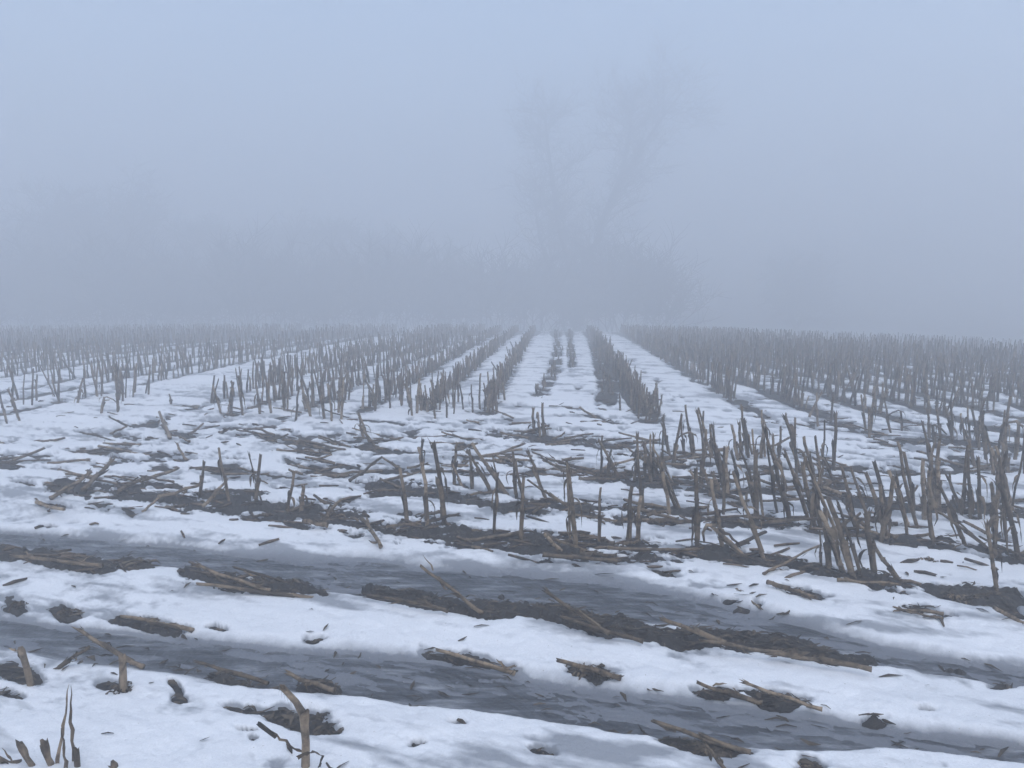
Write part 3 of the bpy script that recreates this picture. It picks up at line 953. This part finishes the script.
# ------------------------------------------------------------------ clods and matted residue clumps
def clump(u, v, wpx, hpx, label, leafy=True, name='residue_clump', dz=0.0):
    c = G(u, v + hpx * .5); z = height(c.x, c.y)
    s = wpx / FPX * c.y * .5
    h = hpx / FPX * c.y * .42
    R = random.Random(int(u * 7 + v))
    m = MB(); n = 12; k = 6
    vs = [(0, 0, h)]; fs = []
    for i in range(1, k + 1):
        ph = i / k * PI * .58
        for j in range(n):
            a = 2 * PI * j / n
            r = s * math.sin(ph) * R.uniform(.5, 1.3)
            vs.append((r * math.cos(a), r * math.sin(a) * .6, h * math.cos(ph) * R.uniform(.45, 1.25) - .01))
    for j in range(n): fs.append((0, 1 + j, 1 + (j + 1) % n))
    for i in range(k - 1):
        for j in range(n):
            a = 1 + i * n; j2 = (j + 1) % n
            fs.append((a + j, a + n + j, a + n + j2, a + j2))
    m.add(vs, fs)
    root = link(name, m.mesh('clod', M_SOIL))
    root.location = (c.x, c.y + s * .3, z - .004 + dz)
    if leafy:
        lf = MB()
        for q in range(26):
            a = R.uniform(0, 6.28); rr = s * R.uniform(.1, 1)
            p = Vector((math.cos(a) * rr, math.sin(a) * rr * .75, h * (1.05 - rr / s * .8)))
            d = Vector((R.uniform(-1, 1), R.uniform(-1, 1), R.uniform(-.35, .12))).normalized()
            ln = R.uniform(.3, .7) * s
            P = [p, p + d * ln * .4 + Vector((0, 0, .006)), p + d * ln * .75, p + d * ln + Vector((0, 0, -.02))]
            lf.ribbon(P, [.003, .006, .005, .001], Vector((R.uniform(-1, 1), R.uniform(-1, 1), .4)).normalized(), .5)
        q = link('dry_leaves', lf.mesh('dry_leaves', M_LEAF), root); q['kind'] = 'stuff'
    tag(root, label, 'clump' if leafy else 'clod', 'soil and leaf clumps')
    return root

clump(130, 560, 46, 18, 'leafy clump of soil between the tracks at the left')
clump(14, 603, 26, 12, 'tuft of matted leaves at the left edge above the near track')
clump(64, 608, 30, 12, 'round tuft of matted leaves beside the one at the left edge')
clump(122, 688, 34, 11, 'soil clump round the short upright stub')
clump(985, 597, 34, 16, 'large dark clump on snow near the right edge')
clump(960, 600, 30, 12, 'dark clump just left of the large one near the right edge')
clump(930, 562, 20, 7, 'grey tuft on snow below the second strip, right side')
clump(964, 565, 14, 5, 'small clod right of the grey tuft', False, 'soil_clod')
clump(588, 670, 36, 14, 'soil lump holding a pale stalk in the near track')
clump(806, 765, 36, 10, 'dark lump cut by the bottom edge, right of centre')
clump(333, 516, 26, 12, 'crushed leaf clump on the front strip left of centre')
clump(366, 442, 40, 16, 'leafy clump with slumped stalks left of the lane')

# ------------------------------------------------------------------ all further stubble: rows
allst = []      # x, y, length, leanx, leany, width
def row(fn, d0, d1, step, L=(.36, .55), miss=.12, lean=.09, bias=0.0, jx=.03):
    d = d0
    while d < d1:
        d += step * random.uniform(.6, 1.5)
        if random.random() < miss: continue
        x = fn(d) + random.gauss(0, jx)
        y = math.sqrt(max(d * d - x * x, 1))
        u_, v_ = to_uv(np.array([x]), np.array([y]))
        k = 1 if random.random() > .15 else 2.5
        allst.append((x, y, random.uniform(*L), random.gauss(bias, lean) * k, random.gauss(0, lean), random.uniform(.8, 1.5)))
# rows are given as x at depth; depth is close to distance here
def rowY(fn, y0, y1, step, L=(.36, .55), miss=.12, lean=.09, bias=0.0, jx=.03):
    y = y0
    while y < y1:
        y += step * random.uniform(.6, 1.5) * (1 if y < 22 else 1.8)
        if random.random() < miss: continue
        x = fn(y) + random.gauss(0, jx)
        k = 1 if random.random() > .15 else 2.5
        allst.append((x, y, random.uniform(*L), random.gauss(bias, lean) * k, random.gauss(0, lean), random.uniform(.8, 1.5)))

for j in range(0, 32):
    if j in (7, 11): continue
    st = {0: 9.9, 1: 10.0, 2: 10.3, 3: 10.2, 4: 10.6, 5: 10.8}.get(j, 13.0 - min(j - 8, 6) * .12 + random.uniform(-.4, .4))
    rowY(lambda y, j=j: on_row(lambda d: left_row(j, d), y), st, 56, .06 if j < 3 else .085, L=(.20, .43) if j > 2 else (.16, .36), bias=-.02, jx=.035)
for j in range(0, 26):
    st = {0: 11.0, 1: 10.2, 2: 9.9, 3: 9.7}.get(j, 10.0 + random.uniform(-.5, .5))
    rowY(lambda y, j=j: on_row(lambda d: right_row(j, d), y), st, 48, .072, L=(.18, .47), miss=.10, jx=.05)
rowY(lambda y: on_row(lambda d: float(pl(R2, d)), y), 9.3, 48, .045, L=(.18, .37), miss=.03, jx=.07)
rowY(lambda y: on_row(lambda d: float(pl(R1, d)), y), 11.5, 48, .16, L=(.05, .14), jx=.06)
rowY(lambda y: on_row(lambda d: float(pl(C1, d)), y), 11.5, 48, .22, L=(.06, .16), jx=.06)
rowY(lambda y: on_row(lambda d: float(pl(C2, d)), y), 15.5, 48, .22, L=(.1, .2), jx=.04)

def strip_scatter(pts, u0, u1, n, dv=6, L=(.32, .52), bias=-.12):
    for i in range(n):
        u = random.uniform(u0, u1)
        v = float(li(np.array([u]), pts)[0]) + random.uniform(-dv, dv)
        p = G(u, v)
        allst.append((p.x, p.y, random.uniform(*L), random.gauss(bias, .12), random.gauss(0, .1), random.uniform(.8, 1.4)))
strip_scatter(STRIPS[3][0], 700, 1180, 5, 4)
strip_scatter(STRIPS[3][0], 1030, 1180, 9, 5)
strip_scatter(STRIPS[4][0], 640, 1180, 14, 6)
strip_scatter(STRIPS[5][0], 640, 860, 9, 6)
strip_scatter(STRIPS[5][0], 900, 1180, 26, 9)
strip_scatter(STRIPS[6][0], 660, 860, 14, 8)
strip_scatter(STRIPS[6][0], 920, 1180, 24, 9)
strip_scatter(STRIPS[7][0], 760, 1180, 28, 7)
strip_scatter([(90, 392), (160, 398)], 95, 165, 16, 6, bias=0)
strip_scatter([(0, 400), (60, 392), (90, 392)], 0, 90, 9, 8, bias=0)
strip_scatter([(280, 408), (400, 405)], 280, 410, 22, 12, bias=-.05)
strip_scatter([(400, 410), (510, 405)], 405, 505, 16, 8, bias=-.05)

xy = [(a[0], a[1]) for a in allst]
hz, ss, tt = heights(xy)
uu, vv = to_uv(np.array([a[0] for a in allst]), np.array([a[1] for a in allst]), hz)
inview = (uu > 2) & (uu < 1022)
rank = sorted(range(len(allst)), key=lambda i: (0 if inview[i] else 1, allst[i][1]))
NSOLO = 300 - N_NAMED - 7
solo = rank[:NSOLO]
rest = rank[NSOLO:]

LANDMARKS = [(30, 400, 'leaning pair by the left edge'), (120, 398, 'small stalk cluster far left'), (165, 425, 'tilted stump far left'), (235, 405, 'five stalks left of centre'),
    (300, 405, 'row ends left of centre'), (365, 430, 'leafy clump left of the lane'), (90, 475, 'slanting stalks on the left'), (215, 480, 'first left standing stalks'),
    (257, 480, 'twin standing stalk on the left'), (365, 470, 'propped broken stalk'), (430, 470, 'tall stalks left of centre'), (450, 400, 'rows left of the lane'),
    (500, 400, 'row edging the lane on its left'), (538, 420, 'three stalks at the lane foot'), (500, 470, 'leaning bunch at the centre'), (520, 515, 'pair on the central soil'),
    (573, 500, 'thick double stalk at the centre'), (608, 455, 'crossed stalks at the centre'), (645, 460, 'tight bunch right of centre'), (650, 400, 'tall row right of the lane'),
    (690, 440, 'stalk fan below the snowy lane'), (700, 530, 'slumped stalk right of centre'), (740, 440, 'stalk group below the dark field edge'), (755, 500, 'leaning stalks over the front strip'),
    (800, 470, 'long leaning stalks right of centre'), (820, 460, 'lone upright stalk on the right'), (835, 540, 'stubby trio on the front strip'), (780, 405, 'near edge of the right field'),
    (870, 500, 'pair of stalks on the second strip'), (930, 510, 'thickest bunch on the right'), (860, 400, 'middle of the right field edge'), (950, 400, 'right field under the fog'),
    (900, 450, 'bare snow gap on the right'), (985, 450, 'dense bunch by the right edge'), (1010, 530, 'last stalk by the right edge'), (970, 550, 'long slanting stalk on the right'),
    (880, 570, 'fallen end of the front strip'), (640, 550, 'split stalks on the central strip'), (300, 500, 'short stubs on the front strip'), (400, 530, 'crushed heap on the front strip'), (60, 440, 'open snow far left')]
LANDMARKS += [(q, 400, p) for q, p in ()]

def where_of(u, v):
    best = min(LANDMARKS, key=lambda l: math.hypot((u - l[0]) * .6, (v - l[1]) * 1.6))
    dx, dy = u - best[0], (v - best[1]) * 2.2
    if math.hypot(dx, dy) < 9: side = 'at the'
    elif abs(dx) > abs(dy) * 1.9: side = 'left of the' if dx < 0 else 'right of the'
    elif abs(dy) > abs(dx) * 1.9: side = 'behind the' if dy < 0 else 'before the'
    else: side = ('behind' if dy < 0 else 'before') + ' and ' + ('left' if dx < 0 else 'right') + ' of the'
    if u > 570 and v < 520: gr = 'stubble in the right half of the field'
    elif v < 520: gr = 'stubble in the left half of the field'
    else: gr = 'stubble scattered over the front strips'
    return (side + ' ' + best[2]).replace(' and left of', ', left of').replace(' and right of', ', right of'), gr

for i in solo:
    x, y, L, lx, ly, w = allst[i]
    b = Vector((x, y, hz[i]))
    t = b + Vector((lx * L, ly * L, L * .97))
    var = random.randrange(12)
    near = vv[i] > 430
    o = place_stalk('corn_stalk', b, t, var, w, leaf=near and random.random() < .7, sheath=random.random() < .7, pale=random.random() < .2)
    wh, gr = where_of(uu[i], vv[i])
    size = 'tall' if L > .47 else ('short' if L < .38 else 'medium')
    lean = 'upright' if abs(lx) < .09 else ('leaning left' if lx < 0 else 'leaning right')
    tag(o, f'{size} {lean} {dict(cut="blunt", torn="ragged", split="forked", bent="bent-over")[VARS[var][3]]} stalk {wh}', 'corn stalk', gr)

mass = MB()
Rm = random.Random(3)
for i in rest:
    x, y, L, lx, ly, w = allst[i]
    b = Vector((x, y, float(hz[i])))
    t = b + Vector((lx * L, ly * L, L))
    mid_ = b.lerp(t, .5) + Vector((Rm.uniform(-.012, .012), Rm.uniform(-.01, .01), 0))
    r = .0115 * w
    mass.t = Rm.random()
    if y > 24:
        r *= 1.25
        mass.tube([b, t], [r, r * .8], 3, cap0=False, rnd=Rm)
        continue
    mass.tube([b - Vector((0, 0, .03)), b.lerp(t, .25), mid_, t], [r, r * 1.2, r, r * .8], 5, cap0=False, jag=.02, rnd=Rm)
    if Rm.random() < .55:
        a = Rm.uniform(0, 6.28); oo = Vector((math.cos(a), math.sin(a), 0))
        zt = Rm.uniform(.15, .8)
        p = b.lerp(t, zt)
        mass.ribbon([p, p + oo * .04 + Vector((0, 0, .01)), p + oo * .06 - Vector((0, 0, .12))], [.009, .012, .002], Vector((-math.sin(a), math.cos(a), .3)))
o = link('distant_stubble', mass.mesh('distant_stubble', M_MASS))
tag(o, 'grey-brown corn stubble standing in long rows towards the foggy crest', kind='stuff')

# ------------------------------------------------------------------ more fallen pieces across the middle of the field
cand = []
def scatter_fallen(n, u0, u1, v0, v1, need=.15):
    tries = 0
    got = 0
    while got < n and tries < n * 30:
        tries += 1
        u = random.uniform(u0, u1); v = v0 + (v1 - v0) * random.random()
        p = G(u, v)
        cand.append((p.x, p.y, need)); got += 1
scatter_fallen(420, -60, 700, 402, 482)
scatter_fallen(260, 560, 1100, 425, 560)
scatter_fallen(60, 60, 600, 485, 560)
cz, cs, ct = heights([(c[0], c[1]) for c in cand])
nf = 0
TONEF = ['dark wet', 'grey', 'brown', 'pale']
fall_list = [i for i in range(len(cand)) if cs[i] > .25 and ct[i] < .2]
fall_list = sorted(fall_list, key=lambda i: cand[i][1])[:240]
for i in fall_list:
    x, y, _ = cand[i]
    a = random.uniform(-.5, .35) + (PI if random.random() < .5 else 0)
    if random.random() < .2: a += random.uniform(-.9, .9)
    L = random.uniform(.12, .40)
    b = Vector((x, y, cz[i] + .008))
    ex, ey = x + math.cos(a) * L, y + math.sin(a) * L
    e = Vector((ex, ey, max(height(ex, ey), cz[i]) + random.choice((.006, .01, .02, .05, .09))))
    var = random.choice((0, 1, 2, 3, 4, 6, 7, 8, 9, 10))
    pale = random.random() < .15
    o = place_stalk('fallen_stalk', b, e, var, random.uniform(.8, 1.25), leaf=False, sheath=random.random() < .5, pale=pale, sink=0.0)
    u_, v_ = to_uv(np.array([x]), np.array([y]))
    wh, gr = where_of(u_[0], v_[0])
    tag(o, f'{"pale" if pale else "dark"} {"long" if L > .31 else ("short" if L < .2 else "medium")} fallen stalk {wh}', 'fallen stalk', 'broken stalks strewn over the middle of the field')
    nf += 1

# ------------------------------------------------------------------ leaf litter: matted ribbons on every bare strip
lit = MB()
Rl = random.Random(8)
pts = []
for k in range(26000):
    v = 395 + (790 - 395) * Rl.random() ** 1.25
    u = Rl.uniform(-60, 1090)
    p = G(u, v); pts.append((p.x, p.y))
for k in range(7000):
    y = Rl.uniform(9.5, 26); 
    P = Rl.choice((R2, R1, R1, C1, C1, C2))
    if y < P[0][0]: continue
    pts.append((on_row(lambda d: float(pl(P, d)), y) + Rl.gauss(0, .10), y))
for k in range(5000):
    y = Rl.uniform(9.5, 22); pts.append((Rl.uniform(-9, 11), y))
NB = len(pts)
for (u0, v0, z0, u1, v1, z1, w, lab) in FALL:
    for k in range(40):
        t = Rl.random(); p = G(u0 + (u1 - u0) * t + Rl.gauss(0, 9), v0 + (v1 - v0) * t * .7 + Rl.gauss(1, 3.5)); pts.append((p.x, p.y))
lz, ls, lt = heights(pts)
cnt = 0
for n_, ((x, y), z, s_, t_) in enumerate(zip(pts, lz, ls, lt)):
    pr = .9 if s_ > .5 else (.35 if s_ > .3 else .004)
    if t_ > .4 and s_ < .4: pr = .035
    if n_ >= NB: pr = .95 if s_ > .3 else .10
    if Rl.random() > pr: continue
    sc = Rl.uniform(.5, 1.3) * (1.0 if y < 9 else 1.4)
    a = Rl.gauss(-.3, .8)
    d = Vector((math.cos(a), math.sin(a), 0)); s = Vector((-math.sin(a), math.cos(a), Rl.uniform(-.4, .4))).normalized()
    b = Vector((x, y, z + .003))
    l = Rl.uniform(.02, .09) * sc
    lit.t = Rl.random()
    bend = Rl.uniform(-.12, .12) * l
    lit.ribbon([b - d * l * .5, b + Vector((0, 0, Rl.uniform(.001, .008))) + s * bend, b + d * l * .5 + Vector((0, 0, Rl.uniform(-.004, .012)))],
               [.003 * sc, Rl.uniform(.004, .010) * sc, .0015], s, Rl.uniform(.1, .7))
    cnt += 1
o = link('leaf_litter', lit.mesh('leaf_litter', M_LITTER))
tag(o, 'matted dead corn leaves lying over the bare soil', kind='stuff')

fr = MB()
fp = []
for k in range(3200):
    v = 398 + 190 * Rl.random() ** 1.3
    p = G(Rl.uniform(-60, 1090), v); fp.append((p.x, p.y))
fz, fs, ft = heights(fp)
for (x, y), z, s_, t_ in zip(fp, fz, fs, ft):
    if t_ > .3 or Rl.random() > (.75 if s_ > .3 else .10): continue
    a = Rl.gauss(-.25, .5); l = Rl.uniform(.05, .20); w_ = Rl.uniform(.004, .010)
    d = Vector((math.cos(a), math.sin(a), Rl.gauss(.02, .14)))
    b = Vector((x, y, z + .006))
    fr.t = Rl.random() * .8
    fr.tube([b - d * l * .5, b + Vector((0, 0, Rl.uniform(0, .008))), b + d * l * .5 + Vector((Rl.uniform(-.01, .01), Rl.uniform(-.01, .01), 0))], [w_, w_ * 1.1, w_ * .8], 4, jag=.01, rnd=Rl)
o = link('stalk_fragments', fr.mesh('stalk_fragments', M_MASS))
tag(o, 'small broken bits of corn stalk strewn over snow and soil', kind='stuff')

# ------------------------------------------------------------------ trees lost in the fog
def grow(mb, tw, p, d, r, L, depth, R, gnarl=.25, upw=.25):
    """a limb: curved tapering tube, side limbs, fine twigs"""
    n = 5
    P = [p]; dd = d.copy()
    for i in range(n):
        dd = (dd + Vector((R.gauss(0, gnarl), R.gauss(0, gnarl), R.gauss(0, gnarl) * .6 + upw * .12))).normalized()
        P.append(P[-1] + dd * L / n)
    rad = [max(r, .015) * (1 - .62 * i / n) for i in range(n + 1)]
    (mb if depth > 0 else tw).tube(P, rad, 6 if depth > 1 else (4 if depth > 0 else 3), cap0=False)
    if depth == 0:
        return
    k = 7 if depth >= 2 else 13
    for i in range(k):
        t = .25 + .75 * (i + R.random()) / k
        q = P[min(int(t * n), n - 1)].lerp(P[min(int(t * n) + 1, n)], t * n - int(t * n) if t * n < n else 1)
        ax = Vector((R.gauss(0, 1), R.gauss(0, 1), R.gauss(.25, .6))).normalized()
        nd = (dd * .75 + ax * .85).normalized()
        grow(mb, tw, q, nd, r * (1 - .6 * t) * .62, L * R.uniform(.45, .7), depth - 1, R, gnarl, upw)

def make_tree(x, y, leaders, label, seed, group=None, r0=.3, twr=1.0):
    R = random.Random(seed)
    z = float(macro(np.array([float(x)]), np.array([float(y)]))[0])
    root = bpy.data.objects.new('tree', None); COL.objects.link(root)
    root.location = (x, y, z - .2)
    tr = MB(); tr.tube([(0, 0, 0), (.02, 0, .5), (0, .05, leaders[0][0][2] + .3)], [r0 * 1.3, r0, r0 * .85], 10)
    link('trunk', tr.mesh('trunk', M_BARK), root)
    tw = MB()
    for P in leaders:
        lm = MB()
        P = [Vector(p) for p in P]
        n = len(P)
        rad = [r0 * .8 * (1 - .8 * i / (n - 1)) for i in range(n)]
        lm.tube(P, rad, 8)
        total = n - 1
        for i in range(int(total * 8)):
            t = .6 + (total - .6) * (i + R.random()) / (total * 8)
            k = min(int(t), n - 2)
            q = P[k].lerp(P[k + 1], t - k)
            d = (P[k + 1] - P[k]).normalized()
            ax = Vector((R.gauss(0, 1), R.gauss(0, 1), R.gauss(.2, .5))).normalized()
            rr = rad[k] * .5
            grow(lm, tw, q, (d * .6 + ax).normalized(), max(rr * .45, .03), R.uniform(1.3, 2.3) * twr, 2, R)
        link('limb', lm.mesh('limb', M_BARK), root)
    o = link('twigs', tw.mesh('twigs', M_BARK), root)
    o['kind'] = 'stuff'
    tag(root, label, 'tree', group)
    return root

TY = 75.0
def rel(u, v, bx, bz):
    p = T(u, v, TY)
    return (p.x - bx, random.uniform(-.6, .6), p.z - bz)
bp = T(577, 330, TY)
bz = float(macro(np.array([bp.x]), np.array([TY]))[0]) - .2
la = [rel(u, v, bp.x, bz) for u, v in ((576, 325), (570, 270), (558, 225), (552, 180), (547, 140), (545, 112))]
lb = [rel(u, v, bp.x, bz) for u, v in ((580, 325), (588, 270), (600, 230), (618, 190), (640, 150), (662, 118), (682, 92))]
lc = [rel(u, v, bp.x, bz) for u, v in ((600, 230), (622, 175), (630, 130), (628, 105))]
ld = [rel(u, v, bp.x, bz) for u, v in ((574, 325), (556, 280), (540, 240), (534, 200))]
make_tree(bp.x, TY, [la, lb, lc, ld], 'tall bare tree with two leaders, the right one arching over, dim in fog', 5, r0=.45, twr=2.0)

def generic(H, spread, seed):
    R = random.Random(seed)
    L = []
    for k in range(4):
        a = 2 * PI * k / 4 + R.random()
        P = [(0, 0, H * .16)]
        for i in range(1, 5):
            t = i / 4
            P.append((math.cos(a) * spread * t ** .8 * R.uniform(.5, 1), math.sin(a) * spread * t ** .8 * R.uniform(.5, 1), H * (.16 + .62 * t)))
        L.append(P)
    return L
trees = [(95, 78, 165, 2.6, 'broad bare tree, the tallest rising at the far left in the fog'),
         (30, 82, 205, 2.2, 'dim bare tree at the left edge of the fogbound treeline'),
         (165, 87, 200, 2.4, 'dim bare tree just right of the tallest at the left'),
         (245, 86, 212, 2.4, 'faint bare tree in the middle of the left treeline'),
         (320, 87, 205, 2.4, 'faint bare tree third from the right end of the left treeline'),
         (385, 85, 215, 2.2, 'faint bare tree second from the right end of the left treeline'),
         (440, 84, 235, 2.0, 'low bare tree ending the left treeline before the tall tree'),
         (800, 96, 245, 2.4, 'very faint low tree in the fog right of the snowy lane')]
protos = {}
for i, (u, y, vt, sp, lab) in enumerate(trees):
    p = T(u, vt, y)
    z = float(macro(np.array([p.x]), np.array([float(y)]))[0])
    H = p.z - z
    key = i % 3
    if key not in protos:
        t = make_tree(p.x, y, generic(9.0, 3.2, 40 + i), lab, 60 + i, 'trees fading into the fog', r0=.25)
        protos[key] = t
    else:
        s = protos[key]
        t = s.copy(); COL.objects.link(t)
        for ch in s.children:
            c = ch.copy(); COL.objects.link(c); c.parent = t
        tag(t, lab, 'tree', 'trees fading into the fog')
    t.location = (p.x, y, z - .2)
    t.rotation_euler = (0, 0, i * 1.3)
    t.scale = (H / 9.6,) * 3

# scrubby hedge plants below the trees
def shrub_mesh(seed):
    R = random.Random(seed)
    lm = MB()
    st = MB()
    for k in range(11):
        a = R.uniform(0, 6.28); t = R.uniform(.1, .7)
        d = Vector((math.cos(a) * t, math.sin(a) * t, 1)).normalized()
        grow(st, lm, Vector((R.uniform(-.5, .5), R.uniform(-.5, .5), 0)), d, .02, R.uniform(1.5, 2.4), 2, R, .16)
    return st.mesh('stems', M_BARK), lm.mesh('twigs', M_BARK)
SH = [shrub_mesh(k) for k in (1, 2)]
hedge = [(x, 66 + (i * 7 % 6)) for i, x in enumerate(range(-10, 680, 21))]
for i, (u, y) in enumerate(hedge):
    p = T(u, 300, y)
    z = float(macro(np.array([p.x]), np.array([float(y)]))[0])
    r = bpy.data.objects.new('shrub', None); COL.objects.link(r)
    link('stems', SH[i % 2][0], r)
    q = link('twigs', SH[i % 2][1], r); q['kind'] = 'stuff'
    r.location = (p.x, y, z - .1); r.rotation_euler = (0, 0, i * 2.1)
    s = random.uniform(1.6, 2.4); r.scale = (s, s, s * 1.1)
    pos = 'left treeline' if u < 330 else ('low tree ending the treeline' if u < 500 else 'tall bare tree')
    tag(r, f'bare shrub lost in fog at the foot of the {pos}', 'shrub', 'hedge shrubs beyond the field')

# ------------------------------------------------------------------ haze
hb = bpy.data.meshes.new('haze')
X1, Z0, Z1 = 450.0, -10.5, 23.5
hb.from_pydata([(x, y, z) for z in (Z0, Z1) for y in (-X1, X1) for x in (-X1, X1)], [],
               [(0, 2, 3, 1), (4, 5, 7, 6), (0, 1, 5, 4), (2, 6, 7, 3), (0, 4, 6, 2), (1, 3, 7, 5)])
hm = bpy.data.materials.new('fog'); hm.use_nodes = True
hn = hm.node_tree; hn.nodes.clear()
ho = hn.nodes.new('ShaderNodeOutputMaterial'); hv = hn.nodes.new('ShaderNodeVolumePrincipled')
hv.inputs['Density'].default_value = HAZE_DENSITY
hv.inputs['Color'].default_value = (*HAZE_COLOR, 1)
hv.inputs['Anisotropy'].default_value = 0.5
hn.links.new(hv.outputs[0], ho.inputs['Volume'])
hb.materials.append(hm)
o = link('haze', hb)
tag(o, 'dense pale winter fog over the whole field', kind='stuff')
print('STATS solo', len(solo), 'rest', len(rest), 'fallen', nf, 'litter', cnt)
